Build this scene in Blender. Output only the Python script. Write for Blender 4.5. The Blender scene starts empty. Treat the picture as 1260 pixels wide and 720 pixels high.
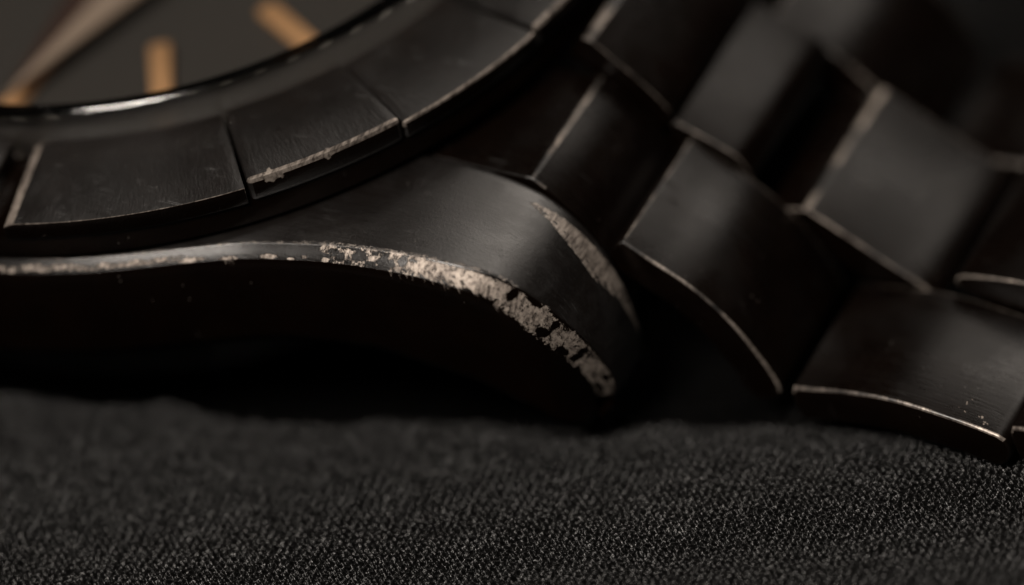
import bpy, bmesh, math, random
import numpy as np
from mathutils import Vector, Matrix

# ------------------------------------------------------------------ units: model is written in mm, 1 BU = 10 mm
S = 0.1
ZB = 10.8            # height of the dial-side datum (bezel rim) above the cloth, mm
sc = bpy.context.scene
col = sc.collection

def W3(p):           # mm in watch frame -> BU in world
    return Vector((p[0] * S, p[1] * S, (p[2] + ZB) * S))

# ------------------------------------------------------------------ camera
R_ = Vector((0.87792681, 0.43935219, -0.19030022))
U_ = Vector((-0.16107481, 0.64530917, 0.74674694))
F_ = Vector((-0.45088738, 0.62493658, -0.63730279))
cam_d = bpy.data.cameras.new('camera'); cam = bpy.data.objects.new('camera', cam_d); col.objects.link(cam)
cam.matrix_world = Matrix.Translation(W3((111.47301114, -140.79505718, 128.27536034))) @ Matrix((R_, U_, -F_)).transposed().to_4x4()
cam_d.sensor_width = 36.0
cam_d.lens = 8537.8846 / 1260 * 36.0
cam_d.clip_start = 0.5; cam_d.clip_end = 2000
cam_d.dof.use_dof = True
cam_d.dof.focus_distance = 207.2 * S
cam_d.dof.aperture_fstop = 0.15
cam_d.dof.aperture_blades = 0
sc.camera = cam

# ------------------------------------------------------------------ world and lamps (studio macro: black room, soft boxes)
wd = bpy.data.worlds.new('World'); sc.world = wd; wd.use_nodes = True
wd.node_tree.nodes['Background'].inputs[0].default_value = (0.9, 0.95, 1, 1)
wd.node_tree.nodes['Background'].inputs[1].default_value = 0.0008

def softbox(name, direction, dist, sx, sy, radiance, colr, target=(10, -6, -3)):
    d = bpy.data.lights.new(name, 'AREA'); d.shape = 'RECTANGLE'; d.size = sx; d.size_y = sy
    d.energy = radiance * math.pi * sx * sy; d.color = colr
    o = bpy.data.objects.new(name, d); col.objects.link(o)
    t = W3(target); v = Vector(direction).normalized(); o.location = t + v * dist
    o.rotation_euler = (-v).to_track_quat('-Z', 'Y').to_euler()
    return o
softbox('softbox_lamp', (0.18, 0.63, 0.65), 42, 29, 17, 2.7, (1.0, 0.90, 0.80))
softbox('front_lamp', (0.08, -0.54, 0.81), 42, 12, 9, 58, (1.0, 0.91, 0.82))

sc.view_settings.view_transform = 'Standard'; sc.view_settings.look = 'None'
sc.view_settings.exposure = 0; sc.view_settings.gamma = 1
sc.render.engine = 'CYCLES'
sc.cycles.use_denoising = True
sc.cycles.max_bounces = 12; sc.cycles.transmission_bounces = 10; sc.cycles.transparent_max_bounces = 12
sc.cycles.sample_clamp_indirect = 4

# ------------------------------------------------------------------ node helpers
def newmat(name):
    m = bpy.data.materials.new(name); m.use_nodes = True
    nt = m.node_tree
    return m, nt, nt.nodes['Principled BSDF'], nt.nodes['Material Output']
def nd(nt, t, **kw):
    n = nt.nodes.new(t)
    for k, v in kw.items():
        if k.startswith('i_'):
            key = k[2:]
            n.inputs[int(key) if key.isdigit() else key.replace('_', ' ')].default_value = v
        else: setattr(n, k, v)
    return n
def lk(nt, a, b): nt.links.new(a, b)
def math_(nt, op, a, b=None, clamp=False):
    n = nt.nodes.new('ShaderNodeMath'); n.operation = op; n.use_clamp = clamp
    for i, x in enumerate((a, b)):
        if x is None: continue
        if hasattr(x, 'is_linked'): lk(nt, x, n.inputs[i])
        else: n.inputs[i].default_value = x
    return n.outputs[0]
def noise(nt, vec, scale, detail=4, rough=.55, dist=0):
    n = nd(nt, 'ShaderNodeTexNoise'); n.inputs['Scale'].default_value = scale
    n.inputs['Detail'].default_value = detail; n.inputs['Roughness'].default_value = rough; n.inputs['Distortion'].default_value = dist
    lk(nt, vec, n.inputs['Vector']); return n.outputs['Fac']
def mapping(nt, vec, scale=(1, 1, 1), rot=(0, 0, 0)):
    n = nd(nt, 'ShaderNodeMapping'); n.inputs['Scale'].default_value = scale; n.inputs['Rotation'].default_value = rot
    lk(nt, vec, n.inputs['Vector']); return n.outputs[0]
def ramp(nt, fac, lo, hi, vlo=0, vhi=1):
    n = nd(nt, 'ShaderNodeMapRange'); n.interpolation_type = 'SMOOTHSTEP'
    for k, v in zip(('From Min', 'From Max', 'To Min', 'To Max'), (lo, hi, vlo, vhi)): n.inputs[k].default_value = v
    lk(nt, fac, n.inputs['Value']); return n.outputs[0]
def mixc(nt, fac, a, b):
    n = nd(nt, 'ShaderNodeMix', data_type='RGBA')
    for s, x in ((0, fac), (6, a), (7, b)):
        if hasattr(x, 'is_linked'): lk(nt, x, n.inputs[s])
        else: n.inputs[s].default_value = x if s == 0 else (*x, 1)
    return n.outputs[2]
def mixf(nt, fac, a, b):
    n = nd(nt, 'ShaderNodeMix', data_type='FLOAT')
    for s, x in ((0, fac), (2, a), (3, b)):
        if hasattr(x, 'is_linked'): lk(nt, x, n.inputs[s])
        else: n.inputs[s].default_value = x
    return n.outputs[0]

COAT = (0.0018, 0.0008, 0.0004)
BARE = (0.43, 0.37, 0.32)

def coat_material(name, brush=(1, 1, 1), wear='none', cover=.5, grain=.02, rough=.36, ior=1.75, speck=True, polar=False, chips=(), grit=.5, metal=.7):
    """black hard coating on steel; wear: bare warm steel where the coating is gone"""
    m, nt, b, out = newmat(name)
    tc = nd(nt, 'ShaderNodeTexCoord'); ob = tc.outputs['Object']
    vec = ob
    if polar:    # radial brushing round the watch centre
        sx = nd(nt, 'ShaderNodeSeparateXYZ'); lk(nt, ob, sx.inputs[0])
        ang = math_(nt, 'ARCTAN2', sx.outputs[1], sx.outputs[0])
        rad = math_(nt, 'SQRT', math_(nt, 'ADD', math_(nt, 'MULTIPLY', sx.outputs[0], sx.outputs[0]), math_(nt, 'MULTIPLY', sx.outputs[1], sx.outputs[1])))
        cx = nd(nt, 'ShaderNodeCombineXYZ'); lk(nt, ang, cx.inputs[0]); lk(nt, rad, cx.inputs[1]); lk(nt, sx.outputs[2], cx.inputs[2])
        vec = cx.outputs[0]
    br = noise(nt, mapping(nt, vec, brush), 60, 3, .6)
    gr = noise(nt, ob, 130, 4, .75)
    big = noise(nt, ob, 7, 4, .6)
    # pale dust and rubbed specks
    vo = nd(nt, 'ShaderNodeTexVoronoi'); vo.inputs['Scale'].default_value = 26; lk(nt, ob, vo.inputs['Vector'])
    sp = math_(nt, 'MULTIPLY', ramp(nt, vo.outputs['Distance'], .065, .035), ramp(nt, noise(nt, ob, 9, 2), .55, .62))
    if wear == 'edge':
        low = noise(nt, ob, 4.5, 3, .6); fine = noise(nt, ob, 45, 5, .7)
        mask = ramp(nt, math_(nt, 'ADD', math_(nt, 'MULTIPLY', low, 1.5), math_(nt, 'MULTIPLY', fine, .60)), 1.22 - cover * .5, 1.62 - cover * .5)
    elif wear == 'attr':
        at = nd(nt, 'ShaderNodeAttribute', attribute_name='bare')
        nz = math_(nt, 'ADD', math_(nt, 'MULTIPLY', math_(nt, 'SUBTRACT', noise(nt, ob, 60, 6, .72), .5), 2.6), math_(nt, 'MULTIPLY', math_(nt, 'SUBTRACT', noise(nt, mapping(nt, ob, (1.6, 1, 1), (0, .3, .5)), 190, 3, .7), .5), 2.1))
        nz = math_(nt, 'MULTIPLY', nz, ramp(nt, at.outputs['Fac'], .02, .35))
        mask = ramp(nt, math_(nt, 'ADD', at.outputs['Fac'], nz), .36, .70)
    else:
        mask = None
    base = mixc(nt, ramp(nt, big, .35, .7), COAT, tuple(c * 1.5 for c in COAT))
    rg = math_(nt, 'ADD', math_(nt, 'MULTIPLY', gr, .12), math_(nt, 'ADD', math_(nt, 'MULTIPLY', br, .14), rough - .13 + 0.0))
    smudge = ramp(nt, noise(nt, ob, 3.2, 5, .65, .6), .42, .66)
    rg = math_(nt, 'ADD', rg, math_(nt, 'MULTIPLY', smudge, .10))
    hair = None
    for rz, seed in ((.35, 0), (1.25, 3.1)):      # long fine hairlines in two directions
        hn = noise(nt, mapping(nt, ob, (.10, 2.2, .10), (0, 0, rz + seed * 0)), 9 + seed, 2, .5)
        one = ramp(nt, math_(nt, 'ABSOLUTE', math_(nt, 'SUBTRACT', hn, .5)), .010, .003)
        hair = one if hair is None else math_(nt, 'MAXIMUM', hair, one)
    hair = math_(nt, 'MULTIPLY', hair, ramp(nt, noise(nt, ob, 11, 3), .56, .70))
    rg = math_(nt, 'ADD', rg, math_(nt, 'MULTIPLY', hair, .22))
    if wear == 'attr':
        po = nd(nt, 'ShaderNodeAttribute', attribute_name='polish')
        rg = mixf(nt, po.outputs['Fac'], rg, .20)
        lk(nt, mixf(nt, po.outputs['Fac'], ior, 1.24), b.inputs['IOR'])
    if chips:
        cm = None
        wv = nd(nt, 'ShaderNodeMix', data_type='VECTOR'); wn = nd(nt, 'ShaderNodeTexNoise'); wn.inputs['Scale'].default_value = 55
        lk(nt, ob, wn.inputs['Vector']); va = nd(nt, 'ShaderNodeVectorMath', operation='MULTIPLY_ADD'); lk(nt, wn.outputs['Color'], va.inputs[0])
        va.inputs[1].default_value = (.045, .045, .045); lk(nt, ob, va.inputs[2])
        for (px, py_, pz, pr) in chips:
            ds = nd(nt, 'ShaderNodeVectorMath', operation='DISTANCE'); lk(nt, va.outputs[0], ds.inputs[0])
            ds.inputs[1].default_value = (px * S + .0225, py_ * S + .0225, (pz + ZB) * S + .0225)
            one = ramp(nt, ds.outputs['Value'], pr * S * 1.05, pr * S * .9)
            cm = one if cm is None else math_(nt, 'MAXIMUM', cm, one)
        mask = cm if mask is None else math_(nt, 'MAXIMUM', mask, cm)
    if speck:
        base = mixc(nt, math_(nt, 'MULTIPLY', sp, .5), base, (.30, .28, .26))
    if mask is not None:
        streak = noise(nt, mapping(nt, ob, (1, .16, .5), (0, 0, -.55)), 130, 5, .7)
        patina = noise(nt, ob, 14, 5, .65)
        barec = mixc(nt, ramp(nt, math_(nt, 'ADD', math_(nt, 'MULTIPLY', streak, .6), math_(nt, 'MULTIPLY', patina, .4)), .38, .60), (.07, .056, .048), BARE)
        base = mixc(nt, mask, base, barec)
        rg = mixf(nt, mask, rg, math_(nt, 'ADD', math_(nt, 'MULTIPLY', streak, .40), .20))
        lk(nt, math_(nt, 'MULTIPLY', mask, metal), b.inputs['Metallic'])
    lk(nt, base, b.inputs['Base Color']); lk(nt, rg, b.inputs['Roughness'])
    b.inputs['IOR'].default_value = ior
    h = math_(nt, 'ADD', math_(nt, 'MULTIPLY', br, .7), math_(nt, 'ADD', math_(nt, 'MULTIPLY', gr, grit), math_(nt, 'MULTIPLY', hair, -.6)))
    if mask is not None: h = math_(nt, 'ADD', h, math_(nt, 'MULTIPLY', mask, math_(nt, 'ADD', math_(nt, 'MULTIPLY', streak, 4.0 if wear == 'attr' else 1.5), -3.2 if wear == 'attr' else -1.2)))
    bu = nd(nt, 'ShaderNodeBump'); bu.inputs['Strength'].default_value = .55; bu.inputs['Distance'].default_value = grain * .06
    lk(nt, h, bu.inputs['Height']); lk(nt, bu.outputs[0], b.inputs['Normal'])
    return m

M_CASE = coat_material('black_coated_case', (.12, 2.2, 1), 'attr', rough=.35, ior=2.05, grit=1.2, grain=.016, metal=.42)
M_COAT = coat_material('black_coat_plain', (.15, 2, 2))
NICKS = [(30.18, -7.37, -9.12, .04), (30.36, -7.2, -9.15, .07), (30.40, -7.48, -9.16, .045), (30.44, -7.05, -9.16, .04), (30.9, -7.5, -9.28, .05), (31.09, -7.62, -9.33, .05), (29.9, -7.2, -9.07, .03)]
M_LINK = coat_material('black_coated_link', (.12, 2.0, .12), rough=.26, ior=1.44, chips=NICKS)
M_DULL = coat_material('dull_black_link', (.12, 2.0, .12), rough=.30, ior=1.31)  # lower index and slightly rougher than the other links: a duller finish
M_SIDE = coat_material('polished_black_flank', (.3, 2, 2), rough=.16, ior=1.38)
M_LEDGE = coat_material('rubbed_link_edge', wear='edge', cover=.72)
CHIPS = [(11.11, -12.17, .09, .17), (11.30, -11.97, .10, .12), (12.41, -10.84, .14, .15), (11.05, -12.1, .27, .14), (11.55, -11.75, .25, .12)]
M_BZ = coat_material('black_coated_bezel', (3.2, .35, 1), polar=True, rough=.37, chips=CHIPS, grain=.07)
M_BSTART = coat_material('rubbed_bezel_end', wear='edge', cover=1.15, metal=.15)
M_BWALL = coat_material('polished_bezel_wall', (.3, 2, 2), rough=.16, ior=1.38, chips=CHIPS)
M_BEDGE = coat_material('rubbed_bezel_edge', wear='edge', cover=.92, chips=CHIPS)

def simple(name, colr, rough, metal=0, ior=1.5, nscale=0, namp=0):
    m, nt, b, out = newmat(name)
    b.inputs['Base Color'].default_value = (*colr, 1); b.inputs['Roughness'].default_value = rough
    b.inputs['Metallic'].default_value = metal; b.inputs['IOR'].default_value = ior
    tc = nd(nt, 'ShaderNodeTexCoord')
    n = noise(nt, tc.outputs['Object'], nscale or 40, 4)
    lk(nt, mixc(nt, n, tuple(c * (1 - namp) for c in colr), tuple(min(1, c * (1 + namp)) for c in colr)), b.inputs['Base Color'])
    return m
M_DIAL = simple('matt_charcoal_dial', (.038, .035, .032), .55, 0, 1.45, 60, .12)
M_GOLD = simple('aged_gold', (.80, .46, .23), .36, .55, 1.5, 50, .10)
M_PALE = simple('pale_champagne_metal', (.46, .36, .285), .4, .5, 1.5, 50, .08)
M_HANDSHADE = simple('hand_shaded_facet', (.10, .06, .05), .4, .6, 1.5, 50, .08)  # hand metal again, with the dark reflection of one facet painted into its colour
M_PRINT = simple('pale_print', (.6, .57, .52), .6, 0, 1.5, 50, .05)
M_REHAUT = simple('dark_inner_ring', (.006, .0058, .0055), .35, .3, 1.5, 50, .1)

def glass_mat():
    m, nt, b, out = newmat('acrylic_wall')
    b.inputs['Base Color'].default_value = (.80, .80, .80, 1); b.inputs['Roughness'].default_value = .07
    b.inputs['IOR'].default_value = 1.49; b.inputs['Transmission Weight'].default_value = 1
    tc = nd(nt, 'ShaderNodeTexCoord'); lk(nt, ramp(nt, noise(nt, tc.outputs['Object'], 30, 4), .3, .8, .04, .14), b.inputs['Roughness'])
    return m
def pane_mat():
    m, nt, b, out = newmat('acrylic_top')
    nt.nodes.remove(b)
    tr = nd(nt, 'ShaderNodeBsdfTransparent'); tr.inputs[0].default_value = (.95, .95, .94, 1)
    gl = nd(nt, 'ShaderNodeBsdfGlossy'); gl.inputs['Roughness'].default_value = .12
    fr = nd(nt, 'ShaderNodeFresnel'); fr.inputs[0].default_value = 1.49
    tc = nd(nt, 'ShaderNodeTexCoord'); lk(nt, ramp(nt, noise(nt, tc.outputs['Object'], 25, 4), .3, .8, .08, .2), gl.inputs['Roughness'])
    mx = nd(nt, 'ShaderNodeMixShader'); lk(nt, fr.outputs[0], mx.inputs[0]); lk(nt, tr.outputs[0], mx.inputs[1]); lk(nt, gl.outputs[0], mx.inputs[2])
    lk(nt, mx.outputs[0], out.inputs[0]); return m
M_GLASS = glass_mat(); M_PANE = pane_mat()

# ------------------------------------------------------------------ object helpers
def empty(name, parent=None):
    o = bpy.data.objects.new(name, None); col.objects.link(o); o.parent = parent
    o.empty_display_size = .2
    return o
def obj_bm(name, bm, mats, parent, smooth=None):
    me = bpy.data.meshes.new(name); bm.to_mesh(me); bm.free()
    for m in mats: me.materials.append(m)
    o = bpy.data.objects.new(name, me); col.objects.link(o); o.parent = parent
    if smooth is not None:
        me.shade_smooth(); me.set_sharp_from_angle(angle=math.radians(smooth))
    return o
def obj_np(name, V, Fq, mats, parent, attrs=None, smooth=True):
    me = bpy.data.meshes.new(name)
    V = np.asarray(V, np.float32); Fq = np.asarray(Fq, np.int32)
    me.vertices.add(len(V)); me.vertices.foreach_set('co', V.ravel())
    me.loops.add(Fq.size); me.loops.foreach_set('vertex_index', Fq.ravel())
    me.polygons.add(len(Fq)); me.polygons.foreach_set('loop_start', np.arange(0, Fq.size, Fq.shape[1], dtype=np.int32))
    for k, a in (attrs or {}).items():
        at = me.attributes.new(k, 'FLOAT', 'POINT'); at.data.foreach_set('value', np.asarray(a, np.float32))
    for m in mats: me.materials.append(m)
    me.update(calc_edges=True); me.validate()
    if smooth: me.shade_smooth()
    o = bpy.data.objects.new(name, me); col.objects.link(o); o.parent = parent
    return o
def V3(x, y, z): return Vector((x * S, y * S, (z + ZB) * S))
def grid_faces(n, m, flip=False):
    i, j = np.meshgrid(np.arange(n - 1), np.arange(m - 1), indexing='ij')
    a = i * m + j
    f = np.stack([a, a + 1, a + m + 1, a + m], -1).reshape(-1, 4)
    return f[:, ::-1] if flip else f

_rs = np.random.RandomState(7)
_tab = _rs.rand(256, 256).astype(np.float64)
def vnoise(x, y):       # value noise 0..1
    xi = np.floor(x).astype(int); yi = np.floor(y).astype(int); fx = x - xi; fy = y - yi
    fx = fx * fx * (3 - 2 * fx); fy = fy * fy * (3 - 2 * fy)
    g = lambda a, b: _tab[a & 255, b & 255]
    return (g(xi, yi) * (1 - fx) + g(xi + 1, yi) * fx) * (1 - fy) + (g(xi, yi + 1) * (1 - fx) + g(xi + 1, yi + 1) * fx) * fy
def fbm(x, y, o=4):
    s = 0; a = .5; t = 0
    for k in range(o): s = s + a * vnoise(x * 2 ** k + 13.7 * k, y * 2 ** k + 5.1 * k); t += a; a *= .55
    return s / t
def smooth01(x, a, b):
    t = np.clip((x - a) / (b - a), 0, 1); return t * t * (3 - 2 * t)
def catmull(P, t):
    """smooth curve through the rows of P, t in 0..len-1"""
    P = np.asarray(P, float); n = len(P)
    i = np.clip(np.floor(t).astype(int), 0, n - 2); f = (t - i)[:, None]
    g = lambda k: P[np.clip(k, 0, n - 1)]
    p0, p1, p2, p3 = g(i - 1), g(i), g(i + 1), g(i + 2)
    return .5 * (2 * p1 + (p2 - p0) * f + (2 * p0 - 5 * p1 + 4 * p2 - p3) * f ** 2 + (3 * p1 - p0 - 3 * p2 + p3) * f ** 3)

# ------------------------------------------------------------------ cloth
def build_cloth():
    e1 = np.array([.966, .26]); e2 = np.array([-.26, .966])
    def axis(lo, hi, step, far):
        c = np.arange(lo, hi, step); out = [hi]; s = step * 3
        while out[-1] < far[1]: out.append(out[-1] + s); s *= 1.25
        lft = [lo]; s = step * 3
        while lft[-1] > far[0]: lft.append(lft[-1] - s); s *= 1.25
        return np.concatenate([lft[:0:-1], c, out])
    a = axis(-7.5, 35.5, .025, (-260, 320)); b = axis(-26, -13.6, .025, (-260, 320))
    A, B = np.meshgrid(a, b, indexing='ij')
    X = A * e1[0] + B * e2[0]; Y = A * e1[1] + B * e2[1]
    inside = smooth01(A, -9, -7.5) * smooth01(A, 37, 35.5) * smooth01(B, -27.5, -26) * smooth01(B, -12, -13.6)
    # weave coordinates, turned and pulled about a little
    wx = (fbm(A * .9, B * .9) - .5) * .26 + (fbm(A * 5, B * 5, 2) - .5) * .10
    wy = (fbm(A * .9 + 40, B * .9 + 9) - .5) * .26 + (fbm(A * 5 + 7, B * 5 + 3, 2) - .5) * .10
    th = math.radians(38); p = .185
    u = ((A + wx) * math.cos(th) + (B + wy) * math.sin(th)) / p
    v = (-(A + wx) * math.sin(th) + (B + wy) * math.cos(th)) / p
    iu = np.floor(u); iv = np.floor(v); fu = u - iu; fv = v - iv
    rj = _tab[iu.astype(int) & 255, iv.astype(int) & 255]
    pu = np.sqrt(np.clip(1 - ((fu - .5) / .235) ** 2, 0, 1)); pv = np.sqrt(np.clip(1 - ((fv - .5) / .235) ** 2, 0, 1))
    par = np.where((iu + iv) % 2 == 0, 1., -1.)
    h1 = np.where(pu > 0, pu * .55 + par * .42 * np.sin(np.pi * fv), -1.3)
    h2 = np.where(pv > 0, pv * .55 - par * .42 * np.sin(np.pi * fu), -1.3)
    h = np.maximum(h1, h2) + (rj - .5) * .40 + (fbm(u * 2.6, v * 2.6, 2) - .5) * .35
    # the cloth climbs towards the case side and dips where the watch has sunk into it
    front = np.interp(A, [-30, -8, -2.4, 5, 12.6, 17.6, 22.7, 30, 60], [-6.9, -7.25, -7.7, -8.55, -9.45, -10.0, -10.6, -11.1, -11.3])
    edge = -15.9 + (fbm(A * .45 + 3, A * 0 + 8, 3) - .5) * 1.1
    z = front + (-ZB - .5 - front) * smooth01(B, edge - .2, edge + 3.0)
    z = z + inside * h * .12 + (fbm(A * .30 + 3, B * .30 + 8, 3) - .5) * .5
    V = np.stack([X * S, Y * S, (z + ZB) * S], -1).reshape(-1, 3)
    m, nt, bs, out = newmat('black_woven_cloth')
    tc = nd(nt, 'ShaderNodeTexCoord'); ob = tc.outputs['Object']
    n1 = noise(nt, ob, 180, 3, .7); n2 = noise(nt, ob, 1.2, 3)
    c = mixc(nt, n1, (.0005, .0005, .0005), (.003, .0029, .0028))
    lk(nt, c, bs.inputs['Base Color'])
    bs.inputs['Roughness'].default_value = .42; bs.inputs['IOR'].default_value = 1.46
    lk(nt, ramp(nt, n1,     .25, .75, .16, .34), bs.inputs['Roughness'])
    bs.inputs['Sheen Weight'].default_value = .0; bs.inputs['Sheen Roughness'].default_value = .4
    bu = nd(nt, 'ShaderNodeBump'); bu.inputs['Strength'].default_value = .5; bu.inputs['Distance'].default_value = .002
    lk(nt, noise(nt, ob, 320, 2), bu.inputs['Height']); lk(nt, bu.outputs[0], bs.inputs['Normal'])
    o = obj_np('cloth', V, grid_faces(len(a), len(b), True), [m], None)
    o['kind'] = 'structure'; o['label'] = 'black woven cloth lying under the worn black wristwatch'
    return o
build_cloth()

# ------------------------------------------------------------------ the watch
watch = empty('wristwatch')
watch['label'] = 'worn black coated wristwatch with chipped lug, gold hour markers and link bracelet'
watch['category'] = 'wristwatch'

# ---- case with lugs
PROF = np.array([  # x, z along the top of case and lug, y of outer upper edge
    (0, -1.75, -16.05), (1.6, -1.75, -15.98), (3.09, -1.75, -15.78), (4.63, -1.75, -15.44), (6.11, -1.75, -14.98), (7.55, -1.75, -14.40),
    (8.82, -1.75, -13.86), (10.29, -1.75, -13.28), (11.79, -1.76, -12.92), (12.78, -1.77, -12.72), (13.94, -1.80, -12.54), (15.31, -1.90, -12.37),
    (16.5, -2.10, -12.19), (17.38, -2.36, -12.0), (18.0, -2.66, -11.84), (18.6, -3.15, -11.66), (19.1, -3.78, -11.46), (19.47, -4.42, -11.26), (19.72, -5.0, -11.06),
    (19.92, -5.7, -10.8), (20.05, -6.5, -10.5), (20.12, -7.3, -10.25), (20.1, -8.0, -10.1), (20.0, -8.5, -10.05)])
# areas of bare steel, painted in (distance along chamfer = x, v across chamfer)
PATCH = []
def build_case(parent):
    def quadrant(step, main, sy):
        seg = np.linalg.norm(np.diff(PROF, axis=0), axis=1); cum = np.concatenate([[0], np.cumsum(seg)])
        L = np.arange(0, cum[-1], step); L = np.append(L, cum[-1])
        t = np.interp(L, cum, np.arange(len(PROF)))
        C = catmull(PROF, t); x, z, yo = C.T
        tx = np.gradient(x); tz = np.gradient(z); n_ = np.hypot(tx, tz) + 1e-9; nx, nz = -tz / n_, tx / n_
        rin = 15.2
        yin = np.where(x < 12.85, -np.sqrt(np.clip(rin ** 2 - x ** 2, 0, None)), -8.02); yin = np.minimum(yin, -8.02)
        w = np.interp(x, [0, 8, 12, 16, 18, 19.5, 20.1], [.36, .36, .40, .50, .62, .74, .66]) * np.interp(L, [cum[-4], cum[-1]], [1, .55])
        hh = np.interp(x, [0, 8, 12, 16, 18, 19.5, 20.1], [.36, .32, .34, .40, .48, .52, .5])
        lug = smooth01(x, 12.4, 13.2)
        rows = []; vv = []; kind = []
        zbot = np.interp(x, [0, 11, 14, 17, 19, 20], [-5.3, -5.3, -5.5, -6.4, -7.6, -8.8])
        zbot = np.minimum(zbot, z - .25)
        n1 = 52 if sy > 0 else 14; n2 = 30 if sy > 0 else 8; n3 = 10
        R0 = .30 * lug + .02
        # inner wall
        rows.append((x, yin, np.minimum(zbot + .3, z - .4))); vv.append(-3.2)
        for k in range(7):
            a = math.radians(90 * k / 6); rows.append((x - nx * R0 * (1 - math.sin(a)), yin - R0 * (1 - math.cos(a)), z - nz * R0 * (1 - math.sin(a)))); vv.append(-2.2 + .2 * k / 6)
        yi2 = yin - R0
        for k in range(1, n1):
            f = k / n1; crown = .05 * np.sin(np.pi * f)
            rows.append((x + nx * crown, yi2 + (yo - yi2) * f, z + nz * crown)); vv.append(-2 + 2 * f)
        for k in range(n2 + 1):
            f = k / n2; bulge = .045 * np.sin(np.pi * f)
            # slightly rounded chamfer
            rows.append((x - nx * hh * f + nx * bulge * w * .6, yo - w * f - bulge * w * .6, z - nz * hh * f + nz * bulge * w * .6)); vv.append(f)
        ylo = yo - w; zlo = z - nz * hh; xlo = x - nx * hh
        for k in range(1, n3 + 1):
            f = k / n3
            zz = zlo + (np.minimum(zbot, zlo - .1) - zlo) * f
            rows.append((xlo, ylo - .06 * math.sin(math.pi * f), zz)); vv.append(1 + f)
        # underside back to the middle
        rows.append((xlo - .3 * lug, ylo + .5, np.minimum(zbot, zlo - .1) - .12)); vv.append(2.2)
        rows.append((x - .3 * lug, np.minimum(yin, ylo + .6), np.minimum(zbot, zlo - .1) - .12)); vv.append(2.4)
        P = np.stack([np.stack(r, -1) for r in rows], 1)      # stations x rows x 3
        VV = np.broadcast_to(np.array(vv), P.shape[:2]); LL = np.broadcast_to(L[:, None], P.shape[:2])
        bare = paint(P, VV, LL) if main else .35 * np.exp(-((VV - .5) / .5) ** 2)
        return P, bare, np.maximum(smooth01(VV, 1.0, 1.12), .92 * smooth01(VV, -.02, .1))
    def paint(P, v, L):
        X = P[..., 0]; Y = P[..., 1]; Z = P[..., 2]
        bare = np.zeros(X.shape)
        n = fbm(L * 2.2, v * 2.0, 4); nf = fbm(L * 9, v * 5, 3); nl = fbm(L * 1.1, v * 0.3 + 50, 3)
        band = smooth01(v, -.10, .02) * smooth01(v, 1.12, .95)
        # 0..8 : rubbed grey edge on the flank
        f = smooth01(L, 10.2, 8.2)
        bare = np.maximum(bare, f * band * (.12 + .55 * smooth01(np.abs(v - .66 + (nl - .5) * .5), .30, .10) + .25 * (nl - .5)))
        bare = np.maximum(bare, f * (.50 + .4 * (nl - .5)) * smooth01(np.abs(v + .02), .14, .04))
        # thin rubbed crest line
        crest = smooth01(np.abs(v + .01 + (nf - .5) * .10), .075, .02) * (.40 + .30 * smooth01(fbm(L * 3.3, L * 0 + 4, 3), .35, .65))
        bare = np.maximum(bare, crest * smooth01(L, 8.5, 9.5) * smooth01(L, 20.5, 19))
        # flecks low on the chamfer
        for l0, v0, a, b_ in FLECKS:
            d = ((L - l0) / a) ** 2 + ((v - v0) / b_) ** 2
            bare = np.maximum(bare, .95 * smooth01(d + (nf - .5) * 1.4, 1.25, .6))
        # mottled flakes
        m = smooth01(L, 13.1, 13.35) * smooth01(L, 16.9, 16.4)
        spots = fbm(L * 5.5 + 3, v * 3.4 + 9, 4)
        bare = np.maximum(bare, m * band * (.15 + .75 * smooth01(spots + (nf - .5) * .35, .42, .54)) * smooth01(v, 1.05, .9))
        # big bare facet with drag marks pulled down the flank
        streak = fbm((L - v * 1.1) * 8.0, v * .7, 3)
        Lj = L + (n - .5) * 1.6 + v * .35
        m2 = smooth01(Lj, 16.2, 16.6) * smooth01(Lj, 20.2, 19.4)
        bare = np.maximum(bare, m2 * smooth01(v, .04, .16) * smooth01(v + (streak - .5) * .55, 1.0, .84))
        m3 = smooth01(L, 14.6, 15.2) * smooth01(L, 18.2, 17.6)
        bare = np.maximum(bare, m3 * .62 * smooth01(v, .9, 1.0) * smooth01(streak, .55, .66) * smooth01(v, 1.12, 1.03))
        # broken patches down to the tip
        m4 = smooth01(L, 19.0, 19.3)
        sp2 = fbm(L * 2.3 + 71, v * 1.7 + 3, 4)
        bare = np.maximum(bare, m4 * band * (.42 + .42 * smooth01(sp2, .34, .50)) * smooth01(v, .02, .2))
        for l0, v0, a, b_ in OVALS:
            d = ((L - l0) / a) ** 2 + ((v - v0) / b_) ** 2
            bare = np.maximum(bare, smooth01(d + (nf - .5) * .7, 1.5, .5))
        for l0, v0, a, b_ in HOLES:
            d = ((L - l0) / a) ** 2 + ((v - v0) / b_) ** 2
            bare = np.minimum(bare, 1 - smooth01(d + (nf - .5) * 1.1, 1.5, .5))
        # the long scrape beside the end link: lens along the inner shoulder
        s = (L - CHIP[0]) / (CHIP[1] - CHIP[0])
        top_y = -np.interp(s, [0, .12, .3, .5, .7, .88, 1], [8.72, 8.56, 8.46, 8.36, 8.24, 8.10, 8.02])
        wid = np.interp(s, [0, .08, .2, .35, .5, .65, .8, .92, 1.0], [.03, .18, .38, .56, .60, .54, .50, .50, .42])
        stre = fbm(L * 1.3 + Y * 11, Y * 1.0, 3)
        wid = wid * (.62 + .85 * smooth01(stre, .35, .65) * np.interp(s, [0, .55, .75, 1], [1, 1, .35, .2]) + .2 * (nf - .5))
        depth = (top_y - Y)       # positive going outward
        c = smooth01(s, -.01, .01) * smooth01(s, 1.01, .985) * smooth01(depth, -.05, .05) * smooth01(depth - wid, .08, -.10)
        c = np.where(v < -.2, c, 0)
        return np.maximum(bare * .78, c * 1.15)
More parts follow.
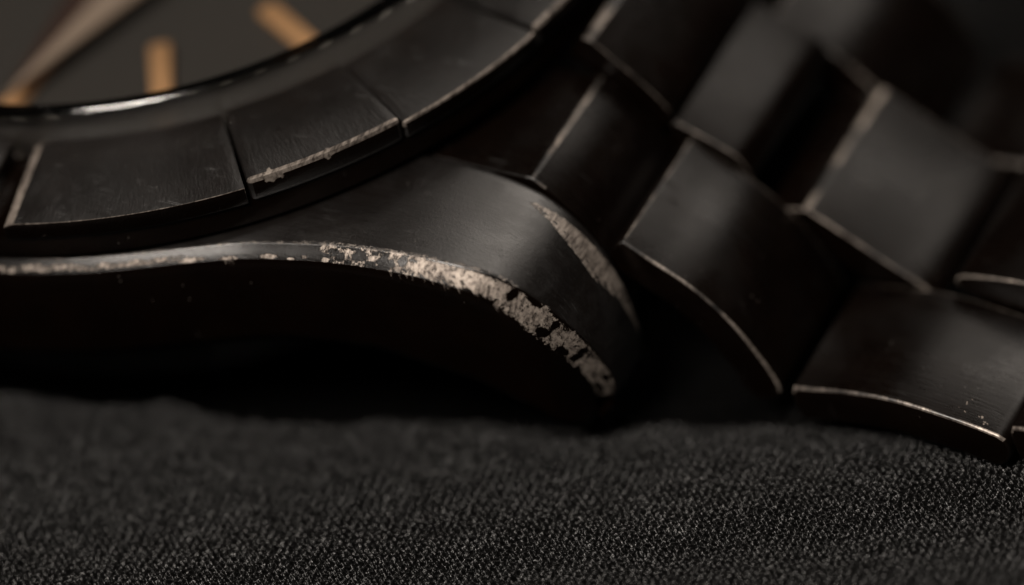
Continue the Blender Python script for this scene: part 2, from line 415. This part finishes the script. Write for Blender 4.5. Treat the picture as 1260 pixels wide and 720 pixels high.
    for sy in (1, -1):
        Vs, Fs, At, Po = [], [], [], []; off = 0
        for sx in (1, -1):
            main = (sx, sy) == (1, 1)
            P, bare, pol = quadrant(.04 if main else .16, main, sy)
            n, m = P.shape[:2]
            Q = P.copy(); Q[..., 0] *= sx; Q[..., 1] *= sy
            Q[..., 2] += ZB; Q *= S
            Vs.append(Q.reshape(-1, 3)); At.append(bare.reshape(-1)); Po.append(pol.reshape(-1))
            flip = sx * sy < 0
            Fs.append(grid_faces(n, m, flip=flip) + off)
            last = off + (n - 1) * m; k = m // 2; i = np.arange(k - 1)     # tip cap folds the last ring onto itself
            capf = np.stack([last + i, last + m - 1 - i, last + m - 2 - i, last + i + 1], -1)
            Fs.append(capf[:, ::-1] if flip else capf)
            off += n * m
        # weld the two quadrants along the waist (x = 0)
        VV = np.concatenate(Vs); FF = np.concatenate(Fs); n1st = len(Vs[0]); FF[FF >= n1st] = np.where(FF[FF >= n1st] < n1st + m, FF[FF >= n1st] - n1st, FF[FF >= n1st])
        obj_np('case_flank', VV, FF, [M_CASE], parent, {'bare': np.concatenate(At), 'polish': np.concatenate(Po)})
FLECKS = [(11.6, .80, .30, .16), (12.35, .9, .12, .08), (12.75, .78, .10, .14), (9.2, .8, .5, .15), (10.4, .9, .3, .12)]
OVALS = [(20.6, .45, .55, .42), (22.0, .55, .55, .45), (23.6, .6, .5, .36), (26.0, .6, .7, .5)]
HOLES = [(13.6, .3, .10, .14), (14.2, .85, .12, .14), (14.9, .75, .16, .12), (15.0, .2, .12, .12), (15.9, .35, .14, .3), (20.2, .15, .3, .12), (21.2, .8, .25, .2), (22.4, .9, .3, .15), (23.0, .75, .14, .25), (25.0, .8, .4, .14), (13.95, .62, .16, .26), (14.55, .45, .26, .26), (15.35, .6, .28, .22), (19.5, .35, .16, .28), (21.3, .35, .14, .2), (22.9, .4, .12, .22), (24.6, .35, .2, .14)]
CHIP = (18.3, 24.5)
build_case(watch)

def ring(name, prof, parent, mat, n=256, smooth=35):
    bm = bmesh.new(); k = len(prof); vs = []
    for i in range(n):
        a = 2 * math.pi * i / n
        vs.append([bm.verts.new(V3(r * math.cos(a), r * math.sin(a), z)) for r, z in prof])
    for i in range(n):
        for j in range(k):
            A, B = vs[i], vs[(i + 1) % n]
            bm.faces.new((A[j], B[j], B[(j + 1) % k], A[(j + 1) % k]))
    bmesh.ops.recalc_face_normals(bm, faces=bm.faces)
    return obj_bm(name, bm, [mat], parent, smooth)
def disc(name, r, z, parent, mat, th=.2, n=128, crown=0):
    bm = bmesh.new(); rr = [0, r * .25, r * .5, r * .7, r * .85, r * .95, r]
    c = bm.verts.new(V3(0, 0, z + crown)); prev = None
    loops = []
    for q in rr[1:]:
        loops.append([bm.verts.new(V3(q * math.cos(2 * math.pi * i / n), q * math.sin(2 * math.pi * i / n), z + crown * (1 - (q / r) ** 2))) for i in range(n)])
    for i in range(n): bm.faces.new((c, loops[0][i], loops[0][(i + 1) % n]))
    for a, b in zip(loops, loops[1:]):
        for i in range(n): bm.faces.new((a[i], b[i], b[(i + 1) % n], a[(i + 1) % n]))
    if th:
        low = [bm.verts.new(V3(r * math.cos(2 * math.pi * i / n), r * math.sin(2 * math.pi * i / n), z - th)) for i in range(n)]
        a = loops[-1]
        for i in range(n): bm.faces.new((a[i], low[i], low[(i + 1) % n], a[(i + 1) % n]))
        bm.faces.new(low[::-1])
    return obj_bm(name, bm, [mat], parent, 40)

# case middle and back
ring('case_middle', [(12.5, -2.0), (16.0, -2.0), (16.0, -5.35), (12.5, -5.6)], watch, M_COAT)
ring('case_back', [(1.0, -5.2), (14.6, -5.2), (14.6, -6.6), (13.4, -7.6), (12.6, -9.6), (11.5, -10.3), (1.0, -10.5)], watch, M_COAT)

# ---- bezel
bezel = ring('bezel', [(12.9, -1.3), (12.9, -.48), (13.2, -.42), (16.05, -.50), (16.28, -.56), (16.33, -.7), (16.33, -1.45), (16.2, -1.56), (14, -1.6)], watch, M_SIDE)
def bezel_block(a0, a1, lift, parent, worn_start=False):
    """one plate of the engine-turned bezel; angles in degrees"""
    n = max(6, int(abs(a1 - a0) / 1.2)); bm = bmesh.new(); rows = []
    pr = [(12.80, -.45), (12.80, -.08), (12.80, .10 + lift * .55), (16.50, 0 + lift), (16.49, -.18), (16.46, -.62)]; K = len(pr)
    for i in range(n + 1):
        row = []
        for q_, (r, z) in enumerate(pr):
            t = a0 + (a1 - a0) * i / n
            if worn_start and i == 0 and q_ in (2, 3): t += (.13 * (r - 12.8) + .35) / r * 57.3
            a = math.radians(t); row.append(bm.verts.new(V3(r * math.cos(a), r * math.sin(a), z)))
        rows.append(row)
    for A, B in zip(rows, rows[1:]):
        for j in range(K): bm.faces.new((A[j], B[j], B[(j + 1) % K], A[(j + 1) % K]))
    f0 = bm.faces.new(rows[0][1:5]); bm.faces.new([rows[0][k] for k in (0, 1, 4, 5)]); bm.faces.new(rows[-1][::-1])
    if worn_start: f0.material_index = 1
    bmesh.ops.recalc_face_normals(bm, faces=bm.faces)
    bm.edges.ensure_lookup_table()
    sharp = [e for e in bm.edges if len(e.link_faces) == 2 and e.calc_face_angle(0) > .62]
    w = .09 if lift < .1 else .15
    bmesh.ops.bevel(bm, geom=sharp, offset=w * S, segments=2, profile=.5, affect='EDGES', material=1, clamp_overlap=True)
    am = math.radians(a0); bm.normal_update()
    for f in bm.faces:
        if f.material_index == 0 and abs(f.normal.z) < .5: f.material_index = 2
        if worn_start and f.material_index == 1 and math.hypot(*f.calc_center_median()[:2]) / S < 16.25: f.material_index = 3
    for f in bm.faces:
        if f.material_index in (1, 3):
            c = f.calc_center_median(); r = math.hypot(c.x, c.y) / S
            near_start = (c.x * math.sin(am) - c.y * math.cos(am)) / S > -.55      # the rubbed starting edge
            if (r < 16.25 and not (worn_start and near_start)) or c.z / S - ZB < lift - (.35 if r < 16.3 else .16): f.material_index = 0
    return obj_bm('bezel_block', bm, [M_BZ, M_BEDGE, M_BWALL, M_BSTART], parent, 25)
for q in range(4):
    o = 90 * q
    for a0, a1, lift in ((-76.7, -50.55, 0), (-50.15, -32.65, .25), (-32.45, -14.0, .03), (-13.8, 10.2, .20)):
        bezel_block(a0 + o, a1 + o, lift, bezel, lift == 0)

# ---- dial, markers, hands, crystal
dial = disc('dial', 12.2, -1.6, watch, M_DIAL, th=.3)
ring('inner_ring', [(12.0, -1.62), (12.75, -1.9), (12.75, -.98), (12.2, -.98)], watch, M_REHAUT)
def prism(name, outline, z0, z1, parent, mats, ridge=None, bev=0):
    bm = bmesh.new()
    lo = [bm.verts.new(V3(x, y, z0)) for x, y in outline]; hi = [bm.verts.new(V3(x, y, z1)) for x, y in outline]
    n = len(outline)
    bm.faces.new(lo[::-1]); bm.faces.new(hi)
    for i in range(n): bm.faces.new((lo[i], lo[(i + 1) % n], hi[(i + 1) % n], hi[i]))
    bmesh.ops.recalc_face_normals(bm, faces=bm.faces)
    if bev: bmesh.ops.bevel(bm, geom=[e for e in bm.edges], offset=bev * S, segments=2, profile=.5, affect='EDGES')
    return obj_bm(name, bm, mats, parent, 30)
def polar(r, t, a):   # along radius r, sideways t, direction a (deg)
    a = math.radians(a); return (r * math.cos(a) - t * math.sin(a), r * math.sin(a) + t * math.cos(a))
for k in range(12):
    a = 30 * k
    prism('hour_marker', [polar(6.75, -.36, a), polar(9.8, -.36, a), polar(9.8, .36, a), polar(6.75, .36, a)], -1.59, -1.22, dial, [M_GOLD], bev=.14)
for k in range(60):
    a = 6 * k + .0; wd_ = .07 if k % 5 else .12
    prism('minute_mark', [polar(11.2, -wd_, a), polar(11.8, -wd_, a), polar(11.8, wd_, a), polar(11.2, wd_, a)], -1.60, -1.585, dial, [M_PRINT])
def dauphine(name, ang, length, half, zc, parent, off=(0, 0)):
    bm = bmesh.new(); rise = .16
    pt = lambda r, t, z: bm.verts.new(V3(polar(r, t, ang)[0] + off[0], polar(r, t, ang)[1] + off[1], zc + z))
    wide = length * .28
    tip, tail = pt(length, 0, 0), pt(-length * .18, 0, 0)
    l, r = pt(wide, -half, 0), pt(wide, half, 0); rg = pt(wide, 0, rise); low = [pt(length, 0, -.12), pt(wide, -half, -.12), pt(-length * .18, 0, -.12), pt(wide, half, -.12)]
    fs = [bm.faces.new(f) for f in ((tip, rg, l), (l, rg, tail), (tip, r, rg), (r, tail, rg))]
    fs[0].material_index = 1; fs[1].material_index = 1  # facets on one side of the ridge take the painted-in shade
    top = [tip, l, tail, r]
    for i in range(4): bm.faces.new((top[i], top[(i + 1) % 4], low[(i + 1) % 4], low[i]))
    bm.faces.new(low)
    bmesh.ops.recalc_face_normals(bm, faces=bm.faces)
    return obj_bm(name, bm, [M_PALE, M_HANDSHADE], parent, 5)
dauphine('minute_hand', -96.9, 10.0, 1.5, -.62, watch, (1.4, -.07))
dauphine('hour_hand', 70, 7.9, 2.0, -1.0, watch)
ring('crystal_wall', [(12.28, -.90), (12.72, -.90), (12.76, .1), (12.75, .5), (12.72, .68), (12.66, .84), (12.58, .97), (12.48, 1.06), (12.38, 1.115), (12.28, 1.13)], watch, M_GLASS, 256, 40)
disc('crystal_top', 12.275, 1.125, watch, M_PANE, th=0, crown=.25)

# ---- bracelet
bracelet = empty('bracelet', watch)
def link(name, prof, y0, y1, thick, bev=.09, endround=True, sub=5, crease=(), cbev=None, rubbed=True, face=None):
    cuts = [0] + [c for c in crease if 0 < c < len(prof) - 1] + [len(prof) - 1]; seg = []
    for c0, c1 in zip(cuts, cuts[1:]):
        q = catmull(np.array(prof[c0:c1 + 1], float), np.linspace(0, c1 - c0, (c1 - c0) * sub + 1)); seg.append(q if not seg else q[1:])
    P = np.concatenate(seg)
    t = np.gradient(P, axis=0); t /= np.linalg.norm(t, axis=1)[:, None] + 1e-9
    nrm = np.stack([t[:, 1], -t[:, 0]], -1)      # pointing down/in
    Q = P + nrm * thick
    pts = [tuple(p) for p in P]
    # rounded right end
    c = (P[-1] + Q[-1]) / 2; r = thick / 2; d = (P[-1] - c) / r; e = t[-1]
    if endround:
        for k in range(1, 6):
            a = math.pi * k / 6; pts.append(tuple(c + r * (d * math.cos(a) + e * math.sin(a) * .8)))
    pts += [tuple(p) for p in Q[::-1][::sub]]
    if endround:
        c = (P[0] + Q[0]) / 2; d = (Q[0] - c) / r; e = -t[0]
        for k in range(1, 4):
            a = math.pi * k / 4; pts.append(tuple(c + r * (d * math.cos(a) + e * math.sin(a) * .25)))
    bm = bmesh.new(); n = len(pts)
    A = [bm.verts.new(V3(x, y0, z)) for x, z in pts]; B = [bm.verts.new(V3(x, y1, z)) for x, z in pts]
    for i in range(n): bm.faces.new((A[i], A[(i + 1) % n], B[(i + 1) % n], B[i]))
    fa = bm.faces.new(A[::-1]); fb = bm.faces.new(B)
    bmesh.ops.recalc_face_normals(bm, faces=bm.faces)
    bm.edges.ensure_lookup_table()
    for c in crease:
        q = V3(prof[c][0], 0, prof[c][1])
        g = [ed for ed in bm.edges if all(abs(v.co.x - q.x) < 1e-5 and abs(v.co.z - q.z) < 1e-5 for v in ed.verts)]
        bmesh.ops.bevel(bm, geom=g, offset=(cbev or bev) * S, segments=2, profile=.5, affect='EDGES', material=1, clamp_overlap=True)
    bm.normal_update()
    caps = [f for f in bm.faces if abs(f.normal.y) > .95]
    for f in caps: f.material_index = 2
    cs = set(caps)
    g = [ed for ed in bm.edges if any(f in cs for f in ed.link_faces)]
    bmesh.ops.bevel(bm, geom=g, offset=bev * S, segments=3, profile=.5, affect='EDGES', material=1, clamp_overlap=True)
    bm.normal_update()
    for f in bm.faces:
        c = f.calc_center_median()
        if f.material_index == 1:
            top = min((c.x / S - a) ** 2 + (c.z / S - ZB - b) ** 2 for a, b in P) < .25 ** 2
            if not top or (not rubbed and abs(c.x - prof[crease[0]][0] * S) > .035): f.material_index = 0
    return obj_bm(name, bm, [face or M_LINK, M_LEDGE, M_SIDE], bracelet, 32)

END = [(13.4, -1.95), (15.6, -2.12), (17.4, -2.22), (17.9, -2.62), (18.35, -3.05), (18.9, -3.7), (19.4, -4.7), (19.65, -5.8), (19.7, -6.8)]
L1 = [(20.06, -4.2), (20.9, -4.77), (22.12, -5.6), (23.26, -6.82), (24.08, -8.25), (24.42, -9.1)]
L2 = [(24.9, -9.05), (26.7, -8.82), (28.34, -8.80), (30.42, -9.16), (31.6, -9.47)]
TONGUE = [(17.12, -.83), (18.1, -1.75), (19.07, -2.75), (19.45, -3.3)]
CA = [(19.55, -3.72), (19.75, -3.80), (20.8, -4.32), (21.5, -4.75), (21.8, -5.3)]
CB = [(22.0, -6.85), (22.6, -6.60), (23.5, -6.42), (24.3, -6.95), (25.94, -8.06), (27.0, -8.75), (27.4, -9.2)]
CC = [(28.2, -8.35), (28.6, -8.05), (30.6, -7.92), (32.6, -8.2), (33.8, -8.8)]
sh = lambda P, dx, dz=0: [(x + dx, z + dz) for x, z in P]
for sg in (-1, 1):
    ya, yb = (-7.95, -3.05) if sg < 0 else (3.05, 7.95)
    link('end_link', END, ya, yb, 1.2, bev=.06, crease=(2,), cbev=.07, rubbed=False)
    link('outer_link', L1, ya, yb, 1.25, bev=.085, crease=(0,), cbev=.03)
    link('outer_link', L2, ya, yb, 1.3, bev=.09)
    for k in (1, 2, 3): link('outer_link', sh(L2, 7.25 * k, .02 * k), ya, yb, 1.3)
link('end_link_tongue', TONGUE, -2.95, 2.95, 1.1, bev=.19, crease=(0,))
link('centre_link', CA, -2.95, 2.95, 1.2, bev=.10, face=M_DULL)
link('centre_link', CB, -2.95, 2.95, 1.2, bev=.19, crease=(2,), cbev=.16)
link('centre_link', CC, -2.95, 2.95, 1.3, bev=.10)
for k in (1, 2, 3): link('centre_link', sh(CC, 7.25 * k, -.1), -2.95, 2.95, 1.3)
